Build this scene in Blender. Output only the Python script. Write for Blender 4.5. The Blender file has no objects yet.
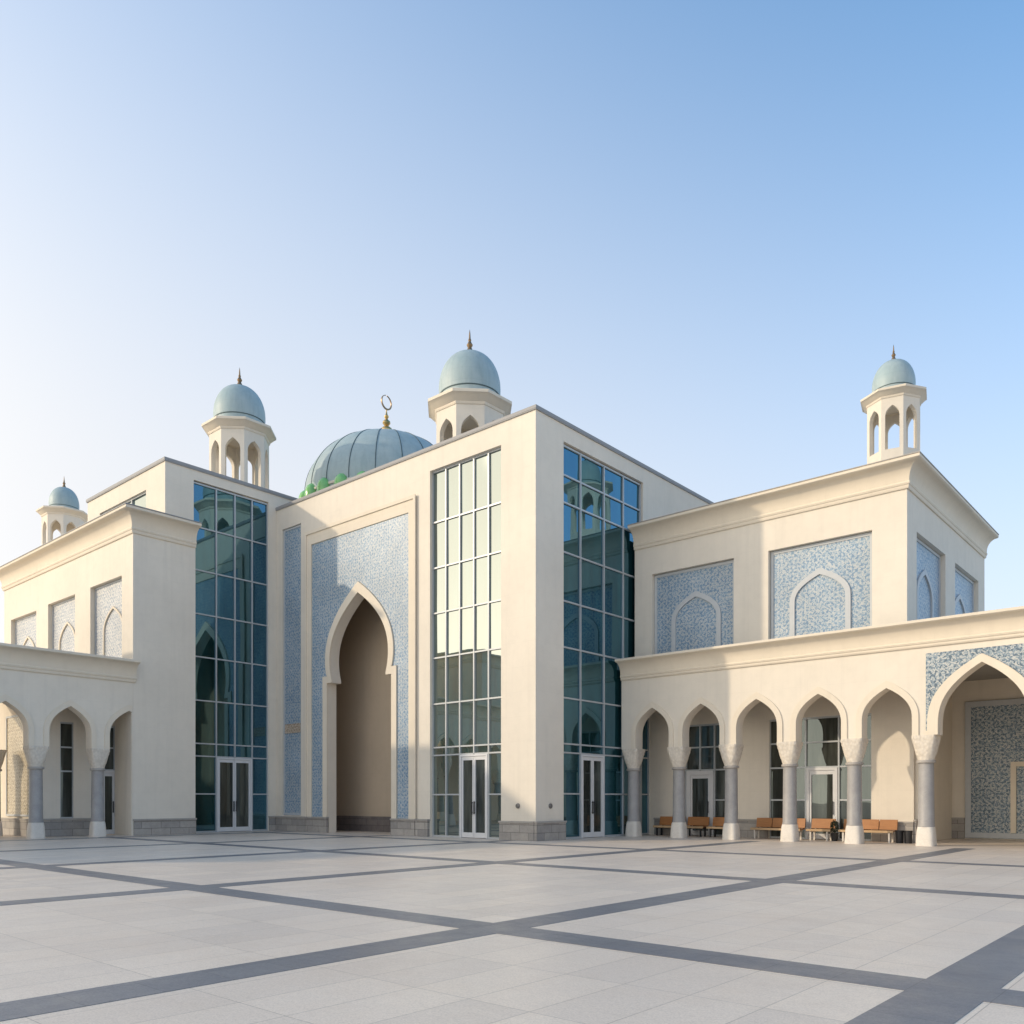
import bpy, bmesh, math, random
from mathutils import Vector, Matrix
random.seed(7)
R = math.radians
S = bpy.context.scene
COL = S.collection

# ------------------------------------------------------------------ materials
def new_mat(name):
    m = bpy.data.materials.new(name); m.use_nodes = True
    nt = m.node_tree; nt.nodes.clear()
    out = nt.nodes.new('ShaderNodeOutputMaterial')
    return m, nt, out

class N:
    """tiny node helper"""
    def __init__(self, nt): self.nt = nt
    def add(self, t, **kw):
        n = self.nt.nodes.new(t)
        for k, v in kw.items():
            if k.startswith('i_'):
                n.inputs[k[2:].replace('_', ' ')].default_value = v
            else: setattr(n, k, v)
        return n
    def link(self, a, b): self.nt.links.new(a, b)
    def math(self, op, a, b=None, c=None, clamp=False):
        n = self.nt.nodes.new('ShaderNodeMath'); n.operation = op; n.use_clamp = clamp
        for i, v in enumerate((a, b, c)):
            if v is None: continue
            if isinstance(v, (int, float)): n.inputs[i].default_value = v
            else: self.nt.links.new(v, n.inputs[i])
        return n.outputs[0]
    def mix(self, f, a, b, mode='MIX'):
        n = self.nt.nodes.new('ShaderNodeMix'); n.data_type = 'RGBA'; n.blend_type = mode
        for s, v in ((n.inputs[0], f), (n.inputs[6], a), (n.inputs[7], b)):
            if isinstance(v, (int, float)): s.default_value = v
            elif isinstance(v, tuple): s.default_value = (*v, 1) if len(v) == 3 else v
            else: self.nt.links.new(v, s)
        return n.outputs[2]
    def ramp(self, f, stops, interp='LINEAR'):
        n = self.nt.nodes.new('ShaderNodeValToRGB'); n.color_ramp.interpolation = interp
        el = n.color_ramp.elements
        while len(el) < len(stops): el.new(0.5)
        for e, (p, c) in zip(el, stops):
            e.position = p; e.color = (*c, 1) if len(c) == 3 else c
        self.nt.links.new(f, n.inputs[0])
        return n.outputs[0]
    def pos(self):
        return self.nt.nodes.new('ShaderNodeNewGeometry').outputs['Position']
    def noise(self, vec, scale, detail=4, rough=.55):
        n = self.nt.nodes.new('ShaderNodeTexNoise'); n.inputs['Scale'].default_value = scale
        n.inputs['Detail'].default_value = detail; n.inputs['Roughness'].default_value = rough
        self.nt.links.new(vec, n.inputs['Vector']); return n.outputs['Fac']
    def mapping(self, vec, scale=(1, 1, 1), loc=(0, 0, 0)):
        n = self.nt.nodes.new('ShaderNodeMapping'); n.inputs['Scale'].default_value = scale
        n.inputs['Location'].default_value = loc
        self.nt.links.new(vec, n.inputs['Vector']); return n.outputs[0]
    def bump(self, h, strength=.2, dist=.02):
        n = self.nt.nodes.new('ShaderNodeBump'); n.inputs['Strength'].default_value = strength
        n.inputs['Distance'].default_value = dist
        self.nt.links.new(h, n.inputs['Height']); return n.outputs[0]
    def wallcoord(self):
        """(x+y, z) so that one pattern lies flat on walls along either axis"""
        sp = self.nt.nodes.new('ShaderNodeSeparateXYZ'); self.nt.links.new(self.pos(), sp.inputs[0])
        cb = self.nt.nodes.new('ShaderNodeCombineXYZ')
        self.nt.links.new(self.math('ADD', sp.outputs[0], sp.outputs[1]), cb.inputs[0])
        self.nt.links.new(sp.outputs[2], cb.inputs[1])
        return cb.outputs[0]

def principled(n, out, col=None, rough=.6, metal=0, spec=.5, normal=None):
    b = n.add('ShaderNodeBsdfPrincipled')
    if col is not None:
        if isinstance(col, tuple): b.inputs['Base Color'].default_value = (*col, 1)
        else: n.link(col, b.inputs['Base Color'])
    if isinstance(rough, (int, float)): b.inputs['Roughness'].default_value = rough
    else: n.link(rough, b.inputs['Roughness'])
    b.inputs['Metallic'].default_value = metal
    b.inputs['Specular IOR Level'].default_value = spec
    if normal is not None: n.link(normal, b.inputs['Normal'])
    n.link(b.outputs[0], out.inputs[0]); return b

def mat_plaster(name, base, dirt=.12):
    m, nt, out = new_mat(name); n = N(nt); p = n.pos()
    big = n.noise(p, .35, 5, .6); mid = n.noise(p, 2.6, 5, .65)
    st = n.noise(n.mapping(p, (2.2, 2.2, .12)), 1.6, 4, .6)
    fine = n.noise(p, 38, 3, .7)
    c = n.mix(n.ramp(big, [(.3, (0, 0, 0)), (.75, (1, 1, 1))]), tuple(x * .93 for x in base), tuple(min(1, x * 1.04) for x in base))
    c = n.mix(n.math('MULTIPLY', n.ramp(mid, [(.45, (0, 0, 0)), (.8, (1, 1, 1))]), dirt * 1.6), c, tuple(x * .72 for x in base))
    c = n.mix(n.math('MULTIPLY', n.ramp(st, [(.5, (0, 0, 0)), (.78, (1, 1, 1))]), dirt * 1.4), c, tuple(x * .66 for x in base))
    # faint board joints of the render coat
    br = n.add('ShaderNodeTexBrick'); n.link(n.wallcoord(), br.inputs['Vector'])
    br.offset = 0; br.inputs['Scale'].default_value = 1; br.inputs['Brick Width'].default_value = 1.45
    br.inputs['Row Height'].default_value = .92; br.inputs['Mortar Size'].default_value = .006; br.inputs['Mortar Smooth'].default_value = .6
    c = n.mix(n.math('MULTIPLY', br.outputs['Fac'], .2), c, tuple(x * .7 for x in base))
    h = n.math('ADD', n.math('MULTIPLY', fine, .6), n.math('MULTIPLY', mid, .5))
    principled(n, out, c, .86, spec=.25, normal=n.bump(h, .22, .012)); return m

def mat_stone(name, c1, c2, brick=None, rough=.6, mortar=.5, spec=.4):
    m, nt, out = new_mat(name); n = N(nt); p = n.pos()
    a = n.noise(p, 3.2, 6, .68); f = n.noise(p, 42, 3, .75)
    c = n.mix(n.ramp(a, [(.28, (0, 0, 0)), (.72, (1, 1, 1))]), c1, c2)
    c = n.mix(n.math('MULTIPLY', n.ramp(f, [(.4, (0, 0, 0)), (.7, (1, 1, 1))]), .35), c, tuple(x * .62 for x in c1))
    h = n.math('ADD', n.math('MULTIPLY', f, .5), a)
    if brick:
        br = n.add('ShaderNodeTexBrick'); n.link(n.wallcoord(), br.inputs['Vector'])
        br.inputs['Scale'].default_value = 1; br.inputs['Brick Width'].default_value = brick[0]; br.inputs['Row Height'].default_value = brick[1]
        br.inputs['Mortar Size'].default_value = .012; br.inputs['Mortar Smooth'].default_value = .3
        br.inputs['Color1'].default_value = (.78, .78, .78, 1); br.inputs['Color2'].default_value = (1.12, 1.1, 1.06, 1)
        br.inputs['Mortar'].default_value = (mortar, mortar, mortar, 1)
        c = n.mix(1, c, br.outputs['Color'], 'MULTIPLY')
        h = n.math('SUBTRACT', h, n.math('MULTIPLY', br.outputs['Fac'], 1.2))
    principled(n, out, c, rough, spec=spec, normal=n.bump(h, .35, .012)); return m

def mat_tile(name, dark, mid, light, white):
    m, nt, out = new_mat(name); n = N(nt); w = n.wallcoord()
    v = n.add('ShaderNodeTexVoronoi'); v.voronoi_dimensions = '2D'; v.inputs['Scale'].default_value = 27
    v.inputs['Randomness'].default_value = .85; n.link(w, v.inputs['Vector'])
    sp = n.add('ShaderNodeSeparateColor'); n.link(v.outputs['Color'], sp.inputs[0])
    # eightfold star lattice: four crossed waves
    xy = n.add('ShaderNodeSeparateXYZ'); n.link(w, xy.inputs[0])
    k = 2 * math.pi / .15; q = None
    for ang in (0, 45, 90, 135):
        t = n.math('ADD', n.math('MULTIPLY', xy.outputs[0], k * math.cos(R(ang))), n.math('MULTIPLY', xy.outputs[1], k * math.sin(R(ang))))
        cs = n.math('COSINE', t); q = cs if q is None else n.math('ADD', q, cs)
    q = n.math('ADD', n.math('MULTIPLY', q, .105), n.math('MULTIPLY', n.math('SUBTRACT', sp.outputs[0], .5), .78))
    q = n.math('ADD', q, .5)
    c = n.ramp(q, [(0, dark), (.26, mid), (.44, light), (.64, white), (.88, light)], 'CONSTANT')
    g = n.ramp(n.noise(w, .5, 3, .5), [(.3, (.86, .86, .86)), (.7, (1.08, 1.08, 1.08))])
    c = n.mix(1, c, g, 'MULTIPLY')
    principled(n, out, c, .42, spec=.45, normal=n.bump(sp.outputs[1], .12, .006)); return m

def mat_simple(name, col, rough=.5, metal=0, var=.15, scale=6, spec=.5, bump=.08):
    m, nt, out = new_mat(name); n = N(nt); p = n.pos()
    a = n.noise(p, scale, 5, .62)
    c = n.mix(a, tuple(x * (1 - var) for x in col), tuple(min(1, x * (1 + var)) for x in col))
    rr = n.math('ADD', rough - .06, n.math('MULTIPLY', a, .12))
    principled(n, out, c, rr, metal, spec, n.bump(n.noise(p, scale * 6, 3, .6), bump, .008)); return m

def mat_glass(name, body, tint, base_refl):
    """coated curtain-wall glass: dark tinted body under a strong mirror-like coat"""
    m, nt, out = new_mat(name); n = N(nt); p = n.pos()
    # dim rooms and blinds behind the tint
    st = n.noise(n.mapping(p, (1.6, 1.6, .22)), 1.3, 3, .6)
    c = n.mix(n.ramp(st, [(.42, (0, 0, 0)), (.68, (1, 1, 1))]), tuple(x * .35 for x in body), body)
    d = n.add('ShaderNodeBsdfDiffuse'); n.link(c, d.inputs[0])
    g = n.add('ShaderNodeBsdfGlossy'); g.inputs['Color'].default_value = (*tint, 1); g.inputs['Roughness'].default_value = .012
    wob = n.noise(p, .9, 2, .4)
    n.link(n.bump(wob, .05, .04), g.inputs['Normal'])
    fr = n.add('ShaderNodeFresnel'); fr.inputs['IOR'].default_value = 1.5
    f = n.math('ADD', n.math('MULTIPLY', fr.outputs[0], 1 - base_refl), base_refl, clamp=True)
    mx = n.add('ShaderNodeMixShader'); n.link(f, mx.inputs[0]); n.link(d.outputs[0], mx.inputs[1]); n.link(g.outputs[0], mx.inputs[2])
    n.link(mx.outputs[0], out.inputs[0]); return m

def mat_dome(name, c1, c2):
    m, nt, out = new_mat(name); n = N(nt); p = n.pos()
    a = n.noise(p, .9, 6, .65); st = n.noise(n.mapping(p, (3, 3, .5)), 1.4, 5, .65); f = n.noise(p, 14, 4, .7)
    c = n.mix(n.ramp(a, [(.3, (0, 0, 0)), (.7, (1, 1, 1))]), c1, c2)
    c = n.mix(n.math('MULTIPLY', n.ramp(st, [(.45, (0, 0, 0)), (.75, (1, 1, 1))]), .45), c, tuple(x * .7 for x in c1))
    # sheet seams run round the dome
    sp = n.add('ShaderNodeSeparateXYZ'); n.link(p, sp.inputs[0])
    sm = n.math('ABSOLUTE', n.math('SUBTRACT', n.math('FRACT', n.math('MULTIPLY', sp.outputs[2], 1.9)), .5))
    line = n.ramp(sm, [(.0, (1, 1, 1)), (.03, (0, 0, 0))])
    c = n.mix(n.math('MULTIPLY', line, .14), c, tuple(x * .5 for x in c1))
    principled(n, out, c, n.math('ADD', .42, n.math('MULTIPLY', f, .2)), .0, .5, n.bump(f, .12, .01)); return m

def mat_paving(name, c1, c2, w, h, joint, jm, off, rough):
    m, nt, out = new_mat(name); n = N(nt); p = n.pos()
    br = n.add('ShaderNodeTexBrick'); n.link(n.mapping(p, (1, 1, 1), off), br.inputs['Vector'])
    br.offset = 0; br.inputs['Scale'].default_value = 1; br.inputs['Brick Width'].default_value = w; br.inputs['Row Height'].default_value = h
    br.inputs['Mortar Size'].default_value = joint; br.inputs['Mortar Smooth'].default_value = .4
    br.inputs['Color1'].default_value = (.93, .93, .935, 1); br.inputs['Color2'].default_value = (1.05, 1.045, 1.03, 1)
    br.inputs['Mortar'].default_value = (jm, jm, jm, 1)
    a = n.noise(p, .22, 5, .6); b = n.noise(p, 2.2, 7, .7); f = n.noise(p, 60, 3, .75)
    veins = n.noise(n.mapping(p, (1.0, 3.4, 1)), 3.2, 6, .72)
    c = n.mix(n.ramp(a, [(.3, (0, 0, 0)), (.7, (1, 1, 1))]), c1, c2)
    c = n.mix(n.math('MULTIPLY', n.ramp(b, [(.38, (0, 0, 0)), (.72, (1, 1, 1))]), .30), c, tuple(x * .74 for x in c1))
    c = n.mix(n.math('MULTIPLY', n.ramp(veins, [(.5, (0, 0, 0)), (.7, (1, 1, 1))]), .25), c, tuple(x * .82 for x in c2))
    c = n.mix(n.math('MULTIPLY', n.ramp(f, [(.42, (0, 0, 0)), (.66, (1, 1, 1))]), .55), c, tuple(x * .62 for x in c1))
    g2 = n.noise(p, 22, 4, .8); c = n.mix(n.math('MULTIPLY', n.ramp(g2, [(.46, (0, 0, 0)), (.62, (1, 1, 1))]), .32), c, tuple(x * .66 for x in c1))
    g3 = n.noise(n.mapping(p, (.35, .35, 1)), 1, 6, .75); c = n.mix(n.math('MULTIPLY', n.ramp(g3, [(.48, (0, 0, 0)), (.66, (1, 1, 1))]), .22), c, (c1[0] * .8, c1[1] * .72, c1[2] * .64))
    c = n.mix(1, c, br.outputs['Color'], 'MULTIPLY')
    hh = n.math('SUBTRACT', n.math('ADD', n.math('MULTIPLY', f, .35), n.math('MULTIPLY', b, .5)), n.math('MULTIPLY', br.outputs['Fac'], 1.0))
    rr = n.math('ADD', rough, n.math('MULTIPLY', n.ramp(b, [(.3, (0, 0, 0)), (.75, (1, 1, 1))]), .22))
    principled(n, out, c, rr, spec=.5, normal=n.bump(hh, .25, .006)); return m

def mat_wood(name, c1, c2):
    m, nt, out = new_mat(name); n = N(nt); p = n.pos()
    a = n.noise(n.mapping(p, (1.2, 14, 22)), 2.0, 6, .65); b = n.noise(p, 3, 4)
    c = n.mix(n.ramp(a, [(.3, (0, 0, 0)), (.7, (1, 1, 1))]), c1, c2)
    c = n.mix(n.math('MULTIPLY', b, .3), c, tuple(x * .6 for x in c1))
    principled(n, out, c, .48, spec=.4, normal=n.bump(a, .15, .005)); return m

M = dict(
    plaster=mat_plaster('cream_plaster', (.785, .715, .605)),
    trim=mat_plaster('trim_plaster', (.775, .69, .56), .10),
    niche=mat_plaster('shade_toned_plaster', (.52, .42, .31), .12),  # darker, browner than the wall plaster: niche shade put into the colour
    plinth=mat_stone('plinth_stone', (.33, .31, .29), (.45, .42, .39), (.85, .29), .65),
    plinth_cap=mat_stone('plinth_cap_stone', (.36, .33, .30), (.46, .43, .39)),
    granite=mat_stone('column_granite', (.31, .30, .295), (.42, .405, .39), None, .42),
    pale=mat_stone('pale_stone', (.68, .63, .56), (.80, .75, .67)),
    tile=mat_tile('blue_mosaic', (.15, .25, .37), (.235, .345, .455), (.35, .425, .48), (.50, .52, .52)),
    tile_d=mat_tile('slate_mosaic', (.10, .15, .20), (.17, .245, .31), (.30, .36, .40), (.54, .545, .52)),
    tile_g=mat_tile('grey_mosaic', (.22, .28, .36), (.36, .40, .44), (.50, .51, .51), (.64, .62, .58)),
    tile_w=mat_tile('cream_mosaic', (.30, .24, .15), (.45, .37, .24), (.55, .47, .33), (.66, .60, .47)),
    tileband=mat_tile('ochre_mosaic', (.30, .22, .15), (.45, .34, .24), (.52, .42, .32), (.62, .54, .44)),
    tileframe=mat_simple('tile_border', (.50, .52, .53), .5, 0, .12, 5),
    glass=mat_glass('bright_curtain_glass', (.012, .06, .062), (.84, .88, .81), .37),  # mirror tint lightened to imitate the bright sky reflection
    glass_s=mat_glass('shade_tinted_curtain_glass', (.012, .06, .062), (.33, .62, .82), .225),  # same glass, reflection dimmed and tinted blue to imitate the shaded bays
    doorglass=mat_glass('door_glass', (.085, .092, .082), (.7, .8, .8), .06),
    alu=mat_simple('aluminium', (.46, .48, .49), .42, .2, .06, 3),
    white=mat_simple('white_frame', (.66, .66, .66), .45, 0, .06, 3),
    dark=mat_simple('dark_metal', (.035, .035, .037), .5, .3, .2, 5),
    coping=mat_simple('coping_metal', (.30, .30, .30), .6, 0, .12, 2),
    roof=mat_simple('roof_felt', (.30, .29, .27), .9, 0, .15, 1),
    dome=mat_dome('patina_dome', (.31, .415, .435), (.40, .48, .485)),
    seam=mat_simple('dome_seam', (.08, .12, .13), .5, .2, .1, 3),
    gold=mat_simple('gilded_metal', (.62, .43, .17), .32, .9, .15, 4),
    bronze=mat_simple('bronze', (.30, .20, .11), .42, .7, .2, 4),
    green=mat_simple('green_glass', (.24, .55, .19), .18, 0, .35, 4, .6),
    pave=mat_paving('pale_paving', (.785, .67, .55), (.835, .725, .605), .6, 1.2, .005, .60, (.25, .2, 0), .34),
    band=mat_paving('dark_paving', (.185, .185, .195), (.25, .25, .26), .6, .6, .004, .6, (.25, .4, 0), .33),
    wood=mat_wood('orange_wood', (.37, .155, .05), (.50, .23, .08)),
    wood_edge=mat_wood('pale_wood', (.52, .34, .18), (.64, .45, .26)),
    leaf=mat_simple('dark_leaf', (.035, .045, .022), .55, 0, .5, 9),
    light=mat_simple('lamp_metal', (.20, .19, .18), .4, .4, .1, 6),
)

# ------------------------------------------------------------------ mesh helpers
def finish(bm, name, mat, parent=None, smooth=None, mats=None):
    bmesh.ops.recalc_face_normals(bm, faces=bm.faces)
    me = bpy.data.meshes.new(name); bm.to_mesh(me); bm.free()
    if mats: [me.materials.append(x) for x in mats]
    else: me.materials.append(mat)
    if smooth is not None:
        me.shade_smooth(); me.set_sharp_from_angle(angle=R(smooth))
    o = bpy.data.objects.new(name, me); COL.objects.link(o)
    if parent is not None: attach(o, parent)
    return o

def world_of(o):
    v = o.location.copy()
    return v if o.parent is None else v + world_of(o.parent)

def attach(o, parent):
    """o keeps its world place; parents here are only ever moved, never turned"""
    w = o.location.copy(); o.parent = parent
    o.location = w - world_of(parent)

def box(bm, x0, x1, y0, y1, z0, z1):
    vs = [bm.verts.new((x, y, z)) for x in (x0, x1) for y in (y0, y1) for z in (z0, z1)]
    for f in ((0, 1, 3, 2), (4, 6, 7, 5), (0, 4, 5, 1), (2, 3, 7, 6), (0, 2, 6, 4), (1, 5, 7, 3)):
        bm.faces.new([vs[i] for i in f])

def P(plane, c, a, z, d):
    """point on a wall: plane F faces -Y (a = X), plane S faces +X (a = Y); d = depth into the wall"""
    return (a, c + d, z) if plane == 'F' else (c - d, a, z)

def wbox(bm, plane, c, a0, a1, z0, z1, d0, d1):
    p, q = P(plane, c, a0, z0, d0), P(plane, c, a1, z1, d1)
    box(bm, min(p[0], q[0]), max(p[0], q[0]), min(p[1], q[1]), max(p[1], q[1]), z0, z1)

def slab(bm, plane, c, outline, holes, d0, d1):
    edges = []; loops = [outline] + list(holes)
    for lp in loops:
        vs = [bm.verts.new((a, z, 0)) for a, z in lp]
        edges += [bm.edges.new((vs[i], vs[(i + 1) % len(vs)])) for i in range(len(vs))]
    r = bmesh.ops.triangle_fill(bm, use_beauty=True, use_dissolve=False, edges=edges)
    faces = [g for g in r['geom'] if isinstance(g, bmesh.types.BMFace)]
    e = bmesh.ops.extrude_face_region(bm, geom=faces, use_keep_orig=True)
    top = {g for g in e['geom'] if isinstance(g, bmesh.types.BMVert)}
    allv = {v for f in faces for v in f.verts} | top
    for v in allv:
        v.co = P(plane, c, v.co.x, v.co.y, d1 if v in top else d0)

def wall(name, plane, c, outline, holes, d0, d1, mat, parent):
    bm = bmesh.new(); slab(bm, plane, c, outline, holes, d0, d1)
    return finish(bm, name, mat, parent, 25)

def rect(a0, a1, z0, z1): return [(a0, z0), (a1, z0), (a1, z1), (a0, z1)]

def arch_pts(ac, w, z0, zs, za, n=11, pinch=0.0, p=2.5):
    """left foot to right foot of a pointed arch: straight z0..zs, then half width w*(1-t^p) up to za.
    pinch > 0: horseshoe, the foot at z0 is narrower than the widest point at zs."""
    left = []
    if pinch > 0:
        for i in range(6):
            u = i / 6
            left.append((ac - w + pinch * (1 - u) ** 2, z0 + (zs - z0) * u))
    elif z0 < zs - 1e-4: left.append((ac - w, z0))
    for i in range(n + 1):
        t = math.sin(math.pi / 2 * i / n)
        t = .5 * t + .5 * i / n
        left.append((ac - w * (1 - t ** p), zs + (za - zs) * t))
    left[-1] = (ac, za)
    return left + [(2 * ac - a, z) for a, z in reversed(left[:-1])]

def ring_between(inner, outer):
    return inner + list(reversed(outer))

def sweep(bm, path, prof, closed=False):
    """profile (out, z) swept along an XY path; 'out' is to the right of travel"""
    n = len(path); rows = []
    for i, p in enumerate(path):
        p = Vector(p)
        a = Vector(path[(i - 1) % n]) if (closed or i > 0) else None
        b = Vector(path[(i + 1) % n]) if (closed or i < n - 1) else None
        ns = []
        if a is not None: d = (p - a).normalized(); ns.append(Vector((d.y, -d.x)))
        if b is not None: d = (b - p).normalized(); ns.append(Vector((d.y, -d.x)))
        if len(ns) == 2:
            mt = (ns[0] + ns[1]).normalized(); mt = mt / max(.2, mt.dot(ns[0]))
        else: mt = ns[0]
        rows.append([bm.verts.new((p.x + mt.x * o, p.y + mt.y * o, z)) for o, z in prof])
    m = len(prof)
    for i in range(n if closed else n - 1):
        r0, r1 = rows[i], rows[(i + 1) % n]
        for j in range(m): bm.faces.new((r0[j], r0[(j + 1) % m], r1[(j + 1) % m], r1[j]))
    if not closed:
        bm.faces.new(rows[0]); bm.faces.new(list(reversed(rows[-1])))

def cornice_profile(z0, z1, out):
    """a small bead, a fillet, then a cove flaring to a flat top lip"""
    h = z1 - z0
    pts = [(-.12, z0), (.05, z0), (.075, z0 + .05 * h), (.075, z0 + .12 * h), (.10, z0 + .14 * h), (.12, z0 + .2 * h), (.10, z0 + .25 * h), (.09, z0 + .26 * h)]
    zc0, zc1 = z0 + .27 * h, z1 - .14 * h
    for i in range(1, 9):
        t = i / 8 * math.pi / 2
        pts.append((.09 + (out - .05 - .09) * (1 - math.cos(t)) ** .9, zc0 + (zc1 - zc0) * math.sin(t) ** .8))
    pts += [(out - .03, zc1 + .015), (out, zc1 + .03), (out, z1 - .012), (out - .012, z1), (-.12, z1)]
    return pts

def lathe(bm, prof, seg=40, cx=0, cy=0, sq=None):
    rows = []
    for r, z in prof:
        if r < 1e-5: rows.append([bm.verts.new((cx, cy, z))])
        else: rows.append([bm.verts.new((cx + r * math.cos(2 * math.pi * i / seg), cy + r * math.sin(2 * math.pi * i / seg), z)) for i in range(seg)])
    for a, b in zip(rows, rows[1:]):
        for i in range(seg):
            j = (i + 1) % seg
            if len(a) == 1 and len(b) == 1: continue
            if len(a) == 1: bm.faces.new((a[0], b[j], b[i]))
            elif len(b) == 1: bm.faces.new((a[i], a[j], b[0]))
            else: bm.faces.new((a[i], a[j], b[j], b[i]))
    if len(rows[0]) > 1: bm.faces.new(list(reversed(rows[0])))
    if len(rows[-1]) > 1: bm.faces.new(rows[-1])

def loft_square(bm, prof, seg=40):
    """rings (half, z, k): k=2 round ... k large = square"""
    rows = []
    for hw, z, k in prof:
        row = []
        for i in range(seg):
            t = 2 * math.pi * (i + .5) / seg; c, s = math.cos(t), math.sin(t)
            q = (abs(c) ** k + abs(s) ** k) ** (-1 / k)
            row.append(bm.verts.new((hw * q * c, hw * q * s, z)))
        rows.append(row)
    for a, b in zip(rows, rows[1:]):
        for i in range(seg): bm.faces.new((a[i], a[(i + 1) % seg], b[(i + 1) % seg], b[i]))
    bm.faces.new(list(reversed(rows[0]))); bm.faces.new(rows[-1])

def empty(name, loc, parent=None):
    o = bpy.data.objects.new(name, None); COL.objects.link(o); o.location = loc
    o.empty_display_size = .3
    if parent is not None: attach(o, parent)
    return o

def tag(o, label=None, cat=None, group=None, kind=None):
    for k, v in (('label', label), ('category', cat), ('group', group), ('kind', kind)):
        if v: o[k] = v

def copy_tree(o, parent=None, loc=None):
    c = o.copy(); COL.objects.link(c); c.parent = parent
    if loc is not None: c.location = loc
    for ch in list(o.children): copy_tree(ch, c)
    return c

# ------------------------------------------------------------------ the mosque
MO = empty('mosque', (-28, 24, 0))
tag(MO, 'cream mosque with teal domes, tall glass bays, tiled pointed portal and two arcades', 'mosque')

XT, YP = -19.7, 23.9          # hall: side plane and portal plane
XL, YL = -36.3, 18.2          # tall block on the left
XA = -35.5                    # left arcade and wing face
YA = 29.5                     # right arcade face
YW = 30.5                     # right upper wing face
XW = -8.8

def curtain(plane, c, al, zl, door, rec, mat, zbot=0.0, label=None, rows_skip=()):
    """al, zl: mullion lines; door (a0, a1, ztop) leaves a hole for the door"""
    fr = bmesh.new(); gl = bmesh.new(); w = .03
    for i, a in enumerate(al):
        z0 = zbot
        if door and door[0] + .05 < a < door[1] - .05: z0 = door[2]
        wbox(fr, plane, c, a - w, a + w, z0, zl[-1], rec - .07, rec + .08)
    for i in range(len(al) - 1):
        a0, a1 = al[i] + w, al[i + 1] - w
        for z in zl:
            if z < zbot + .02: zz0, zz1 = zbot, zbot + .07
            elif z >= zl[-1] - 1e-4: zz0, zz1 = z - .07, z
            else: zz0, zz1 = z - .03, z + .03
            if door and a0 > door[0] - .05 and a1 < door[1] + .05 and z < door[2] - .02: continue
            wbox(fr, plane, c, a0, a1, zz0, zz1, rec - .062, rec + .075)
        for z0, z1 in zip(zl, zl[1:]):
            if door and a0 > door[0] - .05 and a1 < door[1] + .05 and z1 < door[2] + .02: continue
            tx, tz = random.uniform(-.005, .005), random.uniform(-.005, .005)
            q = []
            for a, z, sa, sz in ((a0 - .01, z0, -1, -1), (a1 + .01, z0, 1, -1), (a1 + .01, z1, 1, 1), (a0 - .01, z1, -1, 1)):
                q.append(gl.verts.new(P(plane, c, a, z, rec + sa * tx + sz * tz)))
            f = gl.faces.new(q)
    o = finish(fr, 'curtain_wall', M['alu'], MO)
    if label: o['label'] = label
    bmesh.ops.recalc_face_normals(gl, faces=gl.faces)
    for f in gl.faces:
        want = Vector((0, -1, 0)) if plane == 'F' else Vector((1, 0, 0))
        f.normal_update()
        if f.normal.dot(want) < 0: f.normal_flip()
    me = bpy.data.meshes.new('glazing'); gl.to_mesh(me); gl.free(); me.materials.append(mat)
    g = bpy.data.objects.new('glazing', me); COL.objects.link(g); attach(g, o)
    return o

def door(plane, c, a0, a1, zt, rec, leaves=2, fw=.07, label=None, glass='doorglass', frame='white'):
    fr = bmesh.new(); gl = bmesh.new(); hd = bmesh.new()
    # outer frame
    wbox(fr, plane, c, a0, a0 + fw, 0.005, zt, rec - .09, rec + .09)
    wbox(fr, plane, c, a1 - fw, a1, 0.005, zt, rec - .09, rec + .09)
    wbox(fr, plane, c, a0 + fw, a1 - fw, zt - fw, zt, rec - .088, rec + .088)
    n = leaves; lw = (a1 - a0 - 2 * fw) / n; st = .075
    for i in range(n):
        l0, l1 = a0 + fw + i * lw + .006, a0 + fw + (i + 1) * lw - .006
        wbox(fr, plane, c, l0, l0 + st, .02, zt - fw - .008, rec - .06, rec + .04)
        wbox(fr, plane, c, l1 - st, l1, .02, zt - fw - .008, rec - .06, rec + .04)
        wbox(fr, plane, c, l0 + st, l1 - st, .02, .22, rec - .057, rec + .037)
        wbox(fr, plane, c, l0 + st, l1 - st, zt - fw - .15, zt - fw - .008, rec - .057, rec + .037)
        wbox(gl, plane, c, l0 + st, l1 - st, .22, zt - fw - .15, rec - .015, rec + .015)
        ha = l1 - .06 if (i == 0) else l0 + .06
        wbox(hd, plane, c, ha - .02, ha + .02, .95, 1.45, rec - .13, rec - .10)
        for z in (1.0, 1.4): wbox(hd, plane, c, ha - .012, ha + .012, z - .012, z + .012, rec - .10, rec - .06)
    o = finish(fr, 'door', M[frame], MO)
    if label: o['label'] = label
    finish(gl, 'door_pane', M[glass], o); finish(hd, 'handle', M['dark'], o)
    return o

def plinth(segs, h=.62, out=.10, mat='plinth'):
    """segs: list of (plane, c, a0, a1)"""
    for pl, c, a0, a1 in segs:
        bm = bmesh.new()
        wbox(bm, pl, c, a0, a1, -.05, h, -out, .02)
        o = finish(bm, 'plinth', M[mat], MO)
        bm = bmesh.new()
        wbox(bm, pl, c, a0 - .03, a1 + .03, h, h + .075, -out - .035, .02)
        bmesh.ops.bevel(bm, geom=[e for e in bm.edges], offset=.015, segments=2, affect='EDGES')
        finish(bm, 'plinth_cap', M['plinth_cap'], o)

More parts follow.
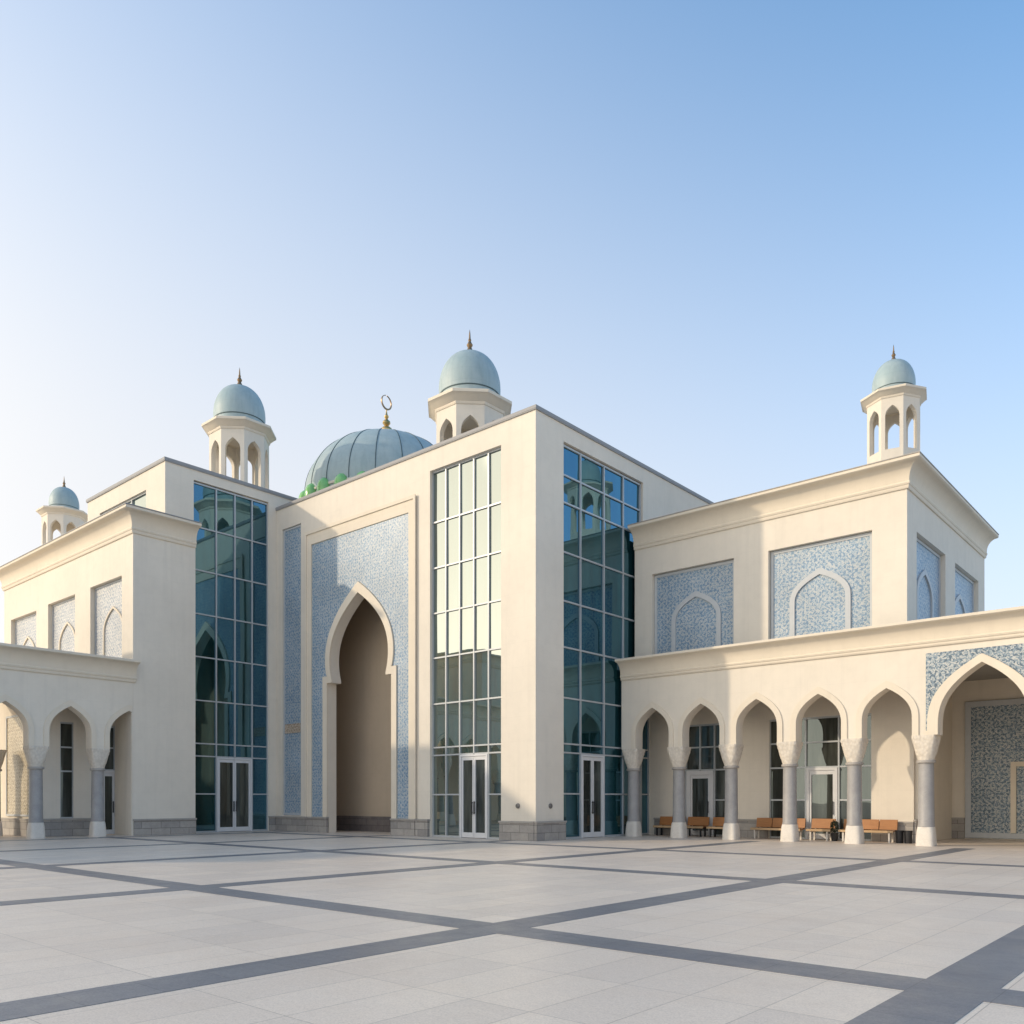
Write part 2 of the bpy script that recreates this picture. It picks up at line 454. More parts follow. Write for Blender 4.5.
def tile_panel(plane, c, a0, a1, z0, z1, rec, arch, mat, label, frame_w=.13):
    """recessed mosaic panel with a pale border and a blind arch band"""
    bm = bmesh.new(); wbox(bm, plane, c, a0 + .01, a1 - .01, z0 + .01, z1 - .01, rec, rec + .05)
    o = finish(bm, 'tile_panel', M[mat], MO)
    if label: o['label'] = label
    bm = bmesh.new(); g = .0
    slab(bm, plane, c, rect(a0 + .02, a1 - .02, z0 + .02, z1 - .02), [rect(a0 + frame_w, a1 - frame_w, z0 + frame_w, z1 - frame_w)], rec - .03, rec + .02)
    finish(bm, 'panel_border', M['tileframe'], o)
    if arch:
        ac, w, zs, za, bw = arch
        inn = arch_pts(ac, w, z0 + frame_w + .01, zs, za, 10); outp = arch_pts(ac, w + bw, z0 + frame_w + .01, zs, za + bw * 1.15, 10)
        bm = bmesh.new(); slab(bm, plane, c, ring_between(inn, outp), [], rec - .06, rec + .02)
        finish(bm, 'blind_arch', M['trim' if mat == 'tile_g' else 'tileframe'], o, 25)
    return o

ZR = [0.0, 1.72, 3.32, 3.64, 5.42, 7.3, 9.13, 10.98, 12.85, 14.95]
# ---- main hall: portal front
ac, ZS = -29.85, 7.0
jw, aw = 2.25, 1.98
up = arch_pts(ac, aw + .07, ZS, 7.9, 10.72, 13, pinch=.16, p=2.15)
foot = up[0][0]
pin = [(ac - jw, 0), (ac - jw, ZS - .12)] + [(foot, ZS - .12)] + up[0:] + [(2 * ac - foot, ZS - .12), (ac + jw, ZS - .12), (ac + jw, 0)]
up2 = arch_pts(ac, aw + .07 + .33, ZS + .1, 7.9, 11.2, 13, pinch=.16, p=2.15)
foot2 = up2[0][0]
pout = [(ac - jw - .32, 0), (ac - jw - .32, ZS + .2), (foot2, ZS + .2)] + [p for p in up2 if p[1] > ZS + .22] + [(2 * ac - foot2, ZS + .2), (ac + jw + .32, ZS + .2), (ac + jw + .32, 0)]
gx0, gx1, gz = -25.3, -21.4, 14.95
outline = [(XL, 0)] + pin + [(gx0, 0), (gx0, gz), (gx1, gz), (gx1, 0), (XT, 0), (XT, 15.78), (XL, 15.78)]
wall('wall', 'F', YP, outline, [rect(-35.8, -34.25, .75, 14.75)], 0, .45, M['plaster'], MO)['label'] = 'cream portal front of the hall'
# raised mouldings round the portal
wall('portal_arch', 'F', YP, ring_between([(ac - jw - .002, .7), *pin[1:-1], (ac + jw + .002, .7)], [(ac - jw - .32, .7), *pout[1:-1], (ac + jw + .32, .7)]), [], -.10, .0 - .003, M['trim'], MO)
tz = 13.5
tout = [(-33.3, .72)] + [(ac - jw - .34, .72), (ac - jw - .34, ZS + .22)] + [(a + (-.02 if a < ac else .02 if a > ac else 0), z + .02) for a, z in pout[2:-2]] + [(ac + jw + .34, ZS + .22), (ac + jw + .34, .72), (-26.55, .72), (-26.55, tz), (-33.3, tz)]
wall('tile_panel', 'F', YP, tout, [], -.035, -.004, M['tile'], MO)['label'] = 'blue and white mosaic around the portal arch'
fo = bmesh.new()
slab(fo, 'F', YP, [(-33.72, .7), (-33.32, .7), (-33.32, tz + .02), (-26.53, tz + .02), (-26.53, .7), (-26.13, .7), (-26.13, 14.1), (-33.72, 14.1)], [], -.075, -.003)
slab(fo, 'F', YP, [(-33.78, .7), (-33.66, .7), (-33.66, 14.02), (-26.19, 14.02), (-26.19, .7), (-26.07, .7), (-26.07, 14.17), (-33.78, 14.17)], [], -.125, -.078)
finish(fo, 'portal_frame', M['trim'], MO)
# narrow blue strip
t = tile_panel('F', YP, -35.8, -34.25, .75, 14.75, .09, None, 'tile', 'narrow blue mosaic strip left of the portal', .11)
bm = bmesh.new(); wbox(bm, 'F', YP, -35.68, -34.37, 4.75, 5.2, .062, .10)
finish(bm, 'ochre_band', M['tileband'], t)
# niche behind the portal
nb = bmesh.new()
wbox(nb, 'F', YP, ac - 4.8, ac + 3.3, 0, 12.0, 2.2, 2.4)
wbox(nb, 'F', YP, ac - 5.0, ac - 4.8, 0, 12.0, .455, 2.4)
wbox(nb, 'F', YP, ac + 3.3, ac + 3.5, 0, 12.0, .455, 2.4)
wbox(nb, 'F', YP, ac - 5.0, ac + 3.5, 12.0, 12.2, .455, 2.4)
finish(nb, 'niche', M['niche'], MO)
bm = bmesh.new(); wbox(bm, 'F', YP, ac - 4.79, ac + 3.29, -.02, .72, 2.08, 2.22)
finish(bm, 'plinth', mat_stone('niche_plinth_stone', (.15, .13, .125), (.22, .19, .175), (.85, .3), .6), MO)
curtain('F', YP, [gx0 + (gx1 - gx0) * i / 5 for i in range(6)], ZR, (gx0 + (gx1 - gx0) * .4, gx0 + (gx1 - gx0) * .8, 3.32), .2, M['glass'], label='tall glass bay right of the portal, reflecting bright sky')
door('F', YP, gx0 + (gx1 - gx0) * .4 + .035, gx0 + (gx1 - gx0) * .8 - .035, 3.29, .2, label='double glass door in the bay right of the portal')
# ---- hall side (right face of the corner pier)
sy = [25.57, 26.8, 28.4, 29.8, 31.1]
wall('wall', 'S', XT, [(YP + .45, 0), (sy[0], 0), (sy[0], 15.15), (31.16, 15.15), (31.16, 7.2), (31.8, 7.2), (31.8, 0), (40, 0), (40, 15.78), (YP + .45, 15.78)], [], 0, .45, M['plaster'], MO)['label'] = 'shaded right side wall of the hall'
ZS2 = [0.0, 1.74, 3.32, 3.66, 5.42, 7.36, 9.13, 11.0, 12.9, 13.95, 15.1]
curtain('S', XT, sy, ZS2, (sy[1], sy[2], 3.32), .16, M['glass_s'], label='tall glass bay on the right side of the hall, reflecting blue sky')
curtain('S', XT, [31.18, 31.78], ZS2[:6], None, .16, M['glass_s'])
door('S', XT, sy[1] + .03, sy[2] - .03, 3.29, .16, label='double glass door in the right side bay')
# rest of the hall body
bm = bmesh.new(); box(bm, -43, XT - .46, 39.6, 40, 0, 15.6); box(bm, -43, -42.6, 26.2, 39.6, 0, 15.6); finish(bm, 'wall', M['plaster'], MO)
bm = bmesh.new(); box(bm, -42.6, XT - .45, YP + .46, 39.6, 15.3, 15.5); finish(bm, 'roof', M['roof'], MO)
bm = bmesh.new()
sweep(bm, [(XL - .0, YP), (XT, YP), (XT, 40.0)], [(-.5, 15.78), (.05, 15.78), (.05, 15.81), (.06, 15.82), (.06, 15.93), (.05, 15.94), (-.5, 15.94)])
finish(bm, 'coping', M['coping'], MO)
plinth([('F', YP, -36.2, -33.75), ('F', YP, -33.72, -32.1 - .0), ('F', YP, -27.6, -26.1), ('F', YP, -26.05, gx0 - .02), ('F', YP, gx1 + .02, XT), ('S', XT, YP - .1, sy[0] - .02)], .64, .13)

# ---- tall block on the left
fx0 = -44.4
wall('wall', 'F', YL, rect(fx0, XL, 0, 16.55), [rect(-43.0, -38.1, 13.9, 15.7)], 0, .45, M['plaster'], MO)['label'] = 'sunlit front of the tall left block'
ly = [19.55, 20.72, 21.68, 22.6, 23.45]
wall('wall', 'S', XL, [(YL + .45, 0), (ly[0], 0), (ly[0], 16.1), (ly[-1], 16.1), (ly[-1], 0), (YP - .003, 0), (YP - .003, 15.9), (27.4, 15.9), (27.4, 16.55), (YL + .45, 16.55)], [], 0, .45, M['plaster'], MO)['label'] = 'shaded right side of the tall left block'
ZL = [0.0, 1.78, 3.52, 4.1, 6.08, 8.08, 10.05, 12.05, 14.02, 16.05]
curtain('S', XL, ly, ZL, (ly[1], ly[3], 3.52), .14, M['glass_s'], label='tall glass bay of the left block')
door('S', XL, ly[1] + .03, ly[3] - .03, 3.49, .14, label='double glass door in the left block')
curtain('F', YL, [-43.0, -41.4, -39.75, -38.1], [13.9, 14.8, 15.7], None, .16, M['glass'], 13.9, label='strip window high on the left block')
bm = bmesh.new(); box(bm, fx0, XL - .46, 27.0, 27.4, 0, 16.55); box(bm, fx0, fx0 + .4, YL + .46, 27.0, 0, 16.55); finish(bm, 'wall', M['plaster'], MO)
bm = bmesh.new(); box(bm, fx0 + .41, XL - .45, YL + .46, 26.99, 16.2, 16.4); finish(bm, 'roof', M['roof'], MO)
bm = bmesh.new()
sweep(bm, [(fx0, 27.4), (fx0, YL), (XL, YL), (XL, 27.4)], [(-.45, 16.55), (.05, 16.55), (.05, 16.58), (.06, 16.59), (.06, 16.71), (.05, 16.72), (-.45, 16.72)])
finish(bm, 'coping', M['coping'], MO)
plinth([('S', XL, ly[-1] + .02, YP - .14)], .64, .12)

# ---- left upper wing
lw0, lwy, lwe = -50.6, 16.4, 19.2
pans = []
def panel_of(x0, x1, z0, z1, arch): pans.append((x0, x1, z0, z1, arch))
panel_of(-39.73, -36.55, 6.9, 11.15, (-37.8, .92, 8.9, 9.95, .09))
panel_of(-44.6, -41.4, 6.9, 11.12, (-42.75, .90, 8.9, 9.95, .09))
panel_of(-49.6, -46.1, 6.9, 11.05, (-47.75, .90, 8.9, 9.9, .09))
wall('wall', 'F', lwy, rect(lw0, XA, 0, 12.85), [rect(a, b, c, d) for a, b, c, d, e in pans], 0, .4, M['plaster'], MO)['label'] = 'sunlit front of the left wing with three tiled recesses'
for i, (a, b, c, d, e) in enumerate(pans):
    tile_panel('F', lwy, a, b, c, d, .22, e, 'tile_g', ['pale mosaic panel nearest the left wing corner', 'pale mosaic panel in the middle of the left wing', 'pale mosaic panel at the far end of the left wing'][i], .09)
wall('wall', 'S', XA, rect(lwy + .4, lwe, 0, 12.85), [], 0, .4, M['plaster'], MO)['label'] = 'shaded end wall of the left wing'
bm = bmesh.new(); box(bm, lw0, XA - .41, lwe - .31, lwe - .01, 0, 12.85); box(bm, lw0 + .002, lw0 + .4, lwy + .41, lwe - .32, 0, 12.85); finish(bm, 'wall', M['plaster'], MO)
bm = bmesh.new(); box(bm, lw0, XA - .05, lwy + .2, lwe - .02, 12.9, 13.2); finish(bm, 'roof', M['roof'], MO)
bm = bmesh.new(); sweep(bm, [(lw0, lwe + .0), (lw0, lwy), (XA, lwy), (XA, lwe + .0)], cornice_profile(12.75, 13.72, .55))
finish(bm, 'cornice', M['trim'], MO, 30)
bm = bmesh.new(); sweep(bm, [(lw0, lwe + .0), (lw0, lwy), (XA, lwy), (XA, lwe + .0)], [(-.1, 13.724), (.57, 13.724), (.57, 13.76), (-.1, 13.78)])
finish(bm, 'coping', M['coping'], MO)
plinth([('S', XA, lwy + .02, lwe)], .62, .06)

# ---- columns (one built, the rest copied)
def make_column(loc, label=None):
    r = empty('column', loc, MO)
    bm = bmesh.new(); lathe(bm, [(.262, .62), (.262, .66), (.25, .70), (.232, 2.62), (.232, 2.70)], 32)
    sh = finish(bm, 'shaft', M['granite'], None, 40); sh.parent = r
    bm = bmesh.new(); lathe(bm, [(.25, 2.70), (.285, 2.71), (.295, 2.75), (.285, 2.79), (.25, 2.80)], 32)
    nk = finish(bm, 'neck_ring', M['plinth_cap'], None, 40); nk.parent = r
    bm = bmesh.new(); loft_square(bm, [(.285, 0.0, 5), (.285, .02, 5), (.275, .30, 4.5), (.26, .50, 4), (.25, .585, 3.5), (.245, .62, 3)], 48)
    b = finish(bm, 'base', M['pale'], None, 35); b.parent = r
    bm = bmesh.new()
    loft_square(bm, [(.25, 2.80, 2), (.262, 2.86, 2.2), (.27, 2.93, 2.6), (.30, 3.02, 3.0), (.325, 3.16, 3.6), (.345, 3.32, 5), (.354, 3.38, 7), (.356, 3.46, 9), (.365, 3.48, 12), (.368, 3.60, 12)], 48)
    cp = finish(bm, 'capital', M['capital'], None, 35); cp.parent = r
    return r

def mat_capital():
    m, nt, out = new_mat('carved_capital_stone'); n = N(nt); p = n.pos()
    v = n.add('ShaderNodeTexVoronoi'); v.inputs['Scale'].default_value = 11; n.link(n.mapping(p, (1, 1, .8)), v.inputs['Vector'])
    a = n.noise(p, 3, 5)
    c = n.mix(a, (.70, .635, .54), (.80, .735, .635))
    c = n.mix(n.math('MULTIPLY', n.ramp(v.outputs['Distance'], [(.2, (0, 0, 0)), (.75, (1, 1, 1))]), .30), c, (.40, .35, .29))
    principled(n, out, c, .75, spec=.3, normal=n.bump(v.outputs['Distance'], .4, -.04)); return m
M['capital'] = mat_capital()
COLX = [-19.28, -17.15, -14.9, -12.6, -10.3, -8.0, -4.6, -2.3]
LY_COL = [15.06, 12.71, 10.36, 8.01]
proto = None
spots = [(x, YA + .27) for x in COLX] + [(XA - .27, y) for y in LY_COL] + [(-39.6, 12.45), (-39.6, 10.2)]
for x, y in spots:
    if proto is None: proto = make_column((x, y, 0)); c = proto
    else: c = copy_tree(proto, MO, Vector((x, y, 0)) - MO.location)
    c.location = Vector((x, y, 0)) - MO.location

# ---- right arcade
def arcade_front(plane, c, a_start, a_end, arches, z_spring, ztop, thick, label, endcut=None):
    """arches: (centre, half width, spring, apex)"""
    pts = [(a_start, z_spring)]
    for ac_, w, zs, za in arches:
        q = arch_pts(ac_, w, z_spring, zs, za, 10)
        if a_end < ac_ + w:      # last arch cut by the wall it runs into
            q = [p for p in q if p[0] <= a_end - .04]
            q = q + [(a_end - .03, q[-1][1] - .02 if q[-1][0] > ac_ else q[-1][1])]
            pts += q
            pts += [(a_end - .03, 0), (a_end, 0), (a_end, ztop)]
            break
        pts += q
    else:
        pts += [(a_end, z_spring), (a_end, ztop)]
    pts.append((a_start, ztop))
    o = wall('wall', plane, c, pts, [], 0, thick, M['plaster'], MO); o['label'] = label
    # raised bands round the arches
    for ac_, w, zs, za in arches:
        if a_end < ac_ + w:
            inn = [p for p in arch_pts(ac_, w, z_spring, zs, za, 10) if p[0] <= a_end - .04]
            outp = [p for p in arch_pts(ac_, w + .2, z_spring, zs, za + .24, 10) if p[0] <= a_end - .04]
            inn.append((a_end - .035, inn[-1][1])); outp.append((a_end - .035, outp[-1][1]))
        else:
            inn = arch_pts(ac_, w, z_spring, zs, za, 10); outp = arch_pts(ac_, w + .2, z_spring, zs, za + .24, 10)
        bm = bmesh.new(); slab(bm, plane, c, ring_between(inn, outp), [], -.045, -.002)
        finish(bm, 'arch_band', M['trim'], MO, 25)

arR = [((a + b) / 2, .80, 4.15, 5.23) for a, b in zip(COLX, COLX[1:]) if b - a < 2.6]
arR[0] = (arR[0][0], .78, 4.15, 5.23)
bigc, bigw = -6.3, 1.26
arR.append((bigc, bigw, 3.9, 5.80)); arR.sort()
XE = 2.0
arR2 = [a for a in arR if a[0] != bigc]
# wall in one piece, bands for the small arches only
pts = [(XT + .003, 3.6)]
for q in arR: pts += arch_pts(q[0], q[1], 3.6, q[2], q[3], 11)
pts += [(XE, 3.6), (XE, 6.6), (XT + .003, 6.6)]
wall('wall', 'F', YA, pts, [], 0, .5, M['plaster'], MO)['label'] = 'front wall of the right arcade'
for q in arR:
    if q[0] == bigc: continue
    bm = bmesh.new()
    slab(bm, 'F', YA, ring_between(arch_pts(q[0], q[1], 3.602, q[2], q[3], 11), arch_pts(q[0], q[1] + .2, 3.602, q[2], q[3] + .25, 11)), [], -.045, -.002)
    finish(bm, 'arch_band', M['trim'], MO, 25)
bi = arch_pts(bigc, bigw, 3.602, 3.9, 5.80, 13); bo = arch_pts(bigc, bigw + .32, 3.602, 3.9, 6.06, 13)
bm = bmesh.new(); slab(bm, 'F', YA, ring_between(bi, bo), [], -.09, -.002); finish(bm, 'arch_band', M['trim'], MO, 25)['label'] = 'broad band around the large arch'
b2 = arch_pts(bigc, bigw + .325, 3.75, 3.9, 6.07, 13)
bm = bmesh.new(); slab(bm, 'F', YA, [(-7.93, 3.75)] + b2 + [(-4.67, 3.75), (-4.67, 6.24), (-7.93, 6.24)], [], -.03, -.002)
o = finish(bm, 'tile_panel', M['tile_d'], MO); o['label'] = 'slate blue mosaic around the large arch'
bm = bmesh.new(); sweep(bm, [(XT + .003, YA), (XE, YA)], cornice_profile(6.45, 7.28, .5)); finish(bm, 'cornice', M['trim'], MO, 30)['label'] = 'cornice of the right arcade'
bm = bmesh.new(); box(bm, XT + .003, XE, YA + .12, 31.95, 6.62, 6.95); box(bm, -9.2, XE, 31.951, 36.7, 6.102, 6.9); finish(bm, 'roof', M['roof'], MO)
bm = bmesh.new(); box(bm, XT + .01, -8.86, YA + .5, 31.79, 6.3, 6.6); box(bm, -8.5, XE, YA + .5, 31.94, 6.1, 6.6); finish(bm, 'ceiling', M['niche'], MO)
# rear wall with two glazed bays
g1, g2 = (-18.6, -16.1), (-14.3, -10.4)
YR = 31.8; gt = 4.66
pts = [(XT, 0), (g1[0], 0), (g1[0], gt), (g1[1], gt), (g1[1], 0), (g2[0], 0), (g2[0], gt), (g2[1], gt), (g2[1], 0), (-8.96, 0), (-8.96, 6.55), (XT, 6.55)]
wall('wall', 'F', YR, pts, [], 0, .35, M['plaster'], MO)['label'] = 'rear wall of the right arcade'
curtain('F', YR, [g1[0], -18.02, -17.36, -16.7, g1[1]], [0, 1.5, 2.75, 3.7, gt], (-18.02, -16.7, 2.75), .12, M['doorglass'], label='glazed bay at the left of the arcade')
door('F', YR, -17.98, -16.74, 2.72, .12, 1, .17, label='glass door at the left of the arcade')
curtain('F', YR, [g2[0], -12.86, -11.6, g2[1]], [0, 1.5, 2.75, 3.7, gt], (-12.86, -11.6, 2.75), .12, M['doorglass'], label='wide glazed bay in the middle of the arcade')
door('F', YR, -12.82, -11.64, 2.72, .12, 1, .10, label='glass door in the middle of the arcade')
plinth([('F', YR, XT + .2, g1[0] - .03), ('F', YR, g1[1] + .03, g2[0] - .03), ('F', YR, g2[1] + .03, -8.96)], .66, .06)
# vestibule behind the large arch
wall('wall', 'S', -8.95, rect(YR + .002, 36.3, 0, 6.1), [rect(35.1, 36.1, .85, 5.2)], 0, .25, M['plaster'], MO)['label'] = 'left wall of the vestibule'
curtain('S', -8.95, [35.1, 36.1], [.85, 2.7, 3.7, 5.2], None, .1, M['doorglass'], .85, label='narrow window of the vestibule')
wall('wall', 'F', 36.3, rect(-9.2, XE, 0, 6.1), [], 0, .3, M['plaster'], MO)['label'] = 'rear wall of the vestibule'
wall('wall', 'S', XE, rect(YA + .01, 36.29, 0, 6.6), [], -.3, -.004, M['plaster'], MO)
o = tile_panel('F', 36.3, -8.35, -3.6, .03, 5.3, -.06, None, 'tile_d', 'slate blue mosaic wall inside the vestibule', .22)
bm = bmesh.new(); slab(bm, 'F', 36.3, [(-6.78, .26), (-6.6, .26), (-6.6, 2.75), (-5.3, 2.75), (-5.3, .26), (-5.12, .26), (-5.12, 2.93), (-6.78, 2.93)], [], -.16, -.062); finish(bm, 'door_surround', M['trim'], o)
plinth([('S', -8.95, YR + .0, 36.2), ('F', 36.3, -8.9, -8.37)], .74, .08)

# ---- right upper wing
rp = [(-18.85, -15.16, 6.95, 10.92, (-16.9, .92, 8.8, 9.72, .19)), (-13.75, -9.95, 6.95, 10.92, (-11.86, .93, 8.8, 9.74, .19))]
wall('wall', 'F', YW, rect(XT + .004, XW, 6.3, 12.2), [rect(a, b, c, d) for a, b, c, d, e in rp], 0, .4, M['plaster'], MO)['label'] = 'front of the right upper wing'
for i, (a, b, c, d, e) in enumerate(rp): tile_panel('F', YW, a, b, c, d, .2, e, 'tile', ['shaded blue mosaic panel beside the hall', 'sunlit mosaic panel near the wing corner'][i])
sp_ = [(31.6, 35.3, 6.95, 10.88, (33.2, .88, 8.8, 9.72, .17)), (36.7, 40.5, 6.95, 10.88, (38.1, .92, 8.8, 9.72, .17))]
wall('wall', 'S', XW, rect(YW + .4, 41.6, 6.3, 12.2), [rect(a, b, c, d) for a, b, c, d, e in sp_], 0, .4, M['plaster'], MO)['label'] = 'shaded right side of the right upper wing'
for i, (a, b, c, d, e) in enumerate(sp_): tile_panel('S', XW, a, b, c, d, .2, e, 'tile', ['blue mosaic panel on the wing side, nearer', 'blue mosaic panel on the wing side, farther'][i])
bm = bmesh.new(); box(bm, XT, XW, 41.2, 41.6 - .002, 0, 12.2) if False else box(bm, XT + .01, XW - .41, 41.2, 41.59, 0, 12.2); box(bm, XW - .4, XW - .01, 31.96, 41.59, 0, 6.29); finish(bm, 'wall', M['plaster'], MO)
bm = bmesh.new(); box(bm, XT + .01, XW - .1, YW + .1, 41.5, 12.22, 12.6); finish(bm, 'roof', M['roof'], MO)
pr = [(XT + .004, YW), (XW, YW), (XW, 41.6)]
bm = bmesh.new(); sweep(bm, pr, cornice_profile(12.08, 13.0, .55)); finish(bm, 'cornice', M['trim'], MO, 30)['label'] = 'cornice of the right upper wing'
bm = bmesh.new(); sweep(bm, pr, [(-.1, 13.004), (.565, 13.004), (.565, 13.035), (-.1, 13.05)]); finish(bm, 'coping', M['plinth_cap'], MO)

# ---- left arcade
YE, Y0 = 16.395, -9.0
cy = [Y0 + 2.35 * i for i in range(0)]
ys = []; y = 15.06
while y > -8: ys.append(y); y -= 2.35
ys = sorted(ys)
arL = [((a + b) / 2, .80, 4.15, 5.25) for a, b in zip(ys, ys[1:])]
pts = [(Y0, 0), (ys[0] - .4, 0), (ys[0] - .4, 3.6)]
for q in arL: pts += arch_pts(q[0], q[1], 3.6, q[2], q[3], 10)
last = arch_pts(16.22, .80, 3.6, 4.15, 5.25, 10)
last = [p for p in last if p[0] <= 16.3]
pts += last + [(16.34, last[-1][1] - .06), (16.34, 0), (YE, 0), (YE, 6.6), (Y0, 6.6)]
wall('wall', 'S', XA, pts, [], 0, .5, M['plaster'], MO)['label'] = 'shaded front wall of the left arcade'
for q in arL:
    if q[0] < 5: continue
    bm = bmesh.new(); slab(bm, 'S', XA, ring_between(arch_pts(q[0], q[1], 3.602, q[2], q[3], 11), arch_pts(q[0], q[1] + .2, 3.602, q[2], q[3] + .25, 11)), [], -.045, -.002)
    finish(bm, 'arch_band', M['trim'], MO, 25)
inn = last + [(16.338, last[-1][1] - .06)]
oo = [p for p in arch_pts(16.22, 1.0, 3.602, 4.15, 5.5, 10) if p[0] < 16.3]; oo.append((16.338, oo[-1][1] - .05))
bm = bmesh.new(); slab(bm, 'S', XA, ring_between([(inn[0][0], 3.602)] + inn[1:], oo), [], -.045, -.002); finish(bm, 'arch_band', M['trim'], MO, 25)
bm = bmesh.new(); sweep(bm, [(XA, Y0), (XA, 16.5)], cornice_profile(6.45, 7.35, .5)); finish(bm, 'cornice', M['trim'], MO, 30)['label'] = 'cornice of the left arcade'
bm = bmesh.new(); box(bm, -41.6, XA - .1, Y0, lwy - .02, 6.62, 6.95); finish(bm, 'roof', M['roof'], MO)
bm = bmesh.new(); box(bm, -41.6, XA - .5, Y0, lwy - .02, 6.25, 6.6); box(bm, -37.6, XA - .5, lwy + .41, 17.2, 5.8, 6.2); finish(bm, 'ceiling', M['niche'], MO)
# inside the left arcade
wall('wall', 'S', -37.2, [(13.2, 0), (15.75, 0), (15.75, 4.7), (17.0, 4.7), (17.0, 6.2), (13.2, 6.2)], [rect(14.15, 14.68, .72, 4.75)], 0, .3, M['plaster'], MO)['label'] = 'rear wall of the left arcade'
bm = bmesh.new(); box(bm, -37.19, XA - 1.1, 17.0, 17.3, 0, 6.2); box(bm, XA - 1.1, XA - .51, 16.34, 16.395, 0, 6.2); finish(bm, 'wall', M['plaster'], MO)
curtain('S', -37.2, [14.15, 14.68], [.72, 2.7, 3.7, 4.75], None, .1, M['doorglass'], .72)
curtain('S', -37.2, [15.75, 16.4, 17.0], [0, 2.8, 3.75, 4.7], (15.75, 17.0, 2.8), .1, M['doorglass'])
door('S', -37.2, 15.8, 16.97, 2.78, .1, 2, .1, label='pale framed glass door at the end of the left arcade')
wall('wall', 'F', 13.2, rect(-41.6, -37.51, 0, 6.2), [], 0, .3, M['plaster'], MO)['label'] = 'sunlit cross wall of the left arcade'
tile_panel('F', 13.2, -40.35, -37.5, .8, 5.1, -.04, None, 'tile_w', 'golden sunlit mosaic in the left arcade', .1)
plinth([('F', 13.2, -41.5, -37.3), ('S', -37.2, 13.25, 15.72)], .66, .06)
wall('wall', 'S', -41.2, rect(Y0, 9.0, 0, 6.6), [], 0, .4, M['plaster'], MO)
# beyond the frame, over the arcade: unseen gatehouse added for its reflection and shade
bm = bmesh.new(); box(bm, -41.5, -36.0, -9, 10.3, 6.96, 10.5); finish(bm, 'wall', M['plaster'], MO)
bm = bmesh.new(); sweep(bm, [(-36.0, -8.9), (-36.0, 10.3), (-41.5, 10.3)], cornice_profile(10.0, 10.8, .4)); finish(bm, 'cornice', M['trim'], MO, 30)

# ---- turrets: octagonal lantern, cornice, bulbous dome, finial
def make_turret(loc, drop):
    r = empty('turret', loc, MO)
    RO = 1.60; ap = RO * math.cos(math.pi / 8); side = 2 * RO * math.sin(math.pi / 8); th = .26
    bm = bmesh.new()
    for k in range(8):
        t = k * math.pi / 4
        sub = bmesh.new()
        w = .40; z0 = -.25
        hole = arch_pts(0, w, z0, 1.75, 2.4, 7)
        slab(sub, 'F', 0, rect(-side / 2, side / 2, -drop, 3.0), [hole], 0, th)
        for v in sub.verts:
            d = v.co.y; s = (ap - d) / ap if d > .001 else 1
            a = v.co.x * (s if abs(abs(v.co.x) - side / 2) < 1e-4 else 1); rr = ap - d
            v.co = Vector((math.cos(t) * rr - math.sin(t) * a, math.sin(t) * rr + math.cos(t) * a, v.co.z))
        me = bpy.data.meshes.new('tmp'); sub.to_mesh(me); sub.free(); bm.from_mesh(me); bpy.data.meshes.remove(me)
    # floor inside the lantern
    bmesh.ops.remove_doubles(bm, verts=bm.verts, dist=.0008)
    sh = finish(bm, 'lantern', M['plaster'], None); sh.parent = r
    bm = bmesh.new(); lathe(bm, [(1.3, -.6), (1.3, -.28)], 8); fl = finish(bm, 'floor', M['roof'], None); fl.parent = r; fl.rotation_euler.z = math.pi / 8
    bm = bmesh.new()
    oc = [(RO * math.cos(math.pi / 8 + i * math.pi / 4), RO * math.sin(math.pi / 8 + i * math.pi / 4)) for i in range(8)]
    sweep(bm, oc, [(-.35, 2.86), (.03, 2.86), (.06, 2.92), (.06, 2.97), (.12, 3.02), (.22, 3.12), (.33, 3.22), (.37, 3.24), (.37, 3.36), (.35, 3.38), (-.35, 3.45)], True)
    bm2 = [v for v in bm.verts]
    lathe(bm, [(1.35, 2.9), (1.35, 3.44)], 8)
    co = finish(bm, 'cornice', M['trim'], None, 30); co.parent = r
    bm = bmesh.new()
    prof = [(1.22, 3.36), (1.28, 3.40), (1.31, 3.60), (1.33, 3.84), (1.30, 3.86)]
    for i in range(17):
        t = -.20 + (math.pi / 2 + .20) * i / 16
        prof.append((1.385 * max(0, math.cos(t)) ** .84 if i < 16 else 0, 4.16 + 1.64 * math.sin(t)))
    lathe(bm, prof, 48); d = finish(bm, 'dome', M['dome'], None, 40); d.parent = r
    bm = bmesh.new(); lathe(bm, [(1.30, 3.80), (1.352, 3.805), (1.365, 3.845), (1.30, 3.86)], 48); c = finish(bm, 'ring', M['seam'], None, 40); c.parent = d
    bm = bmesh.new(); lathe(bm, [(.20, 5.74), (.19, 5.84), (.13, 5.98), (.08, 6.08), (.12, 6.14), (.14, 6.20), (.09, 6.28), (.055, 6.36), (.075, 6.41), (.045, 6.48), (.03, 6.72), (0.0, 6.92)], 14)
    f = finish(bm, 'finial', M['bronze'], None, 40); f.parent = d
    return r

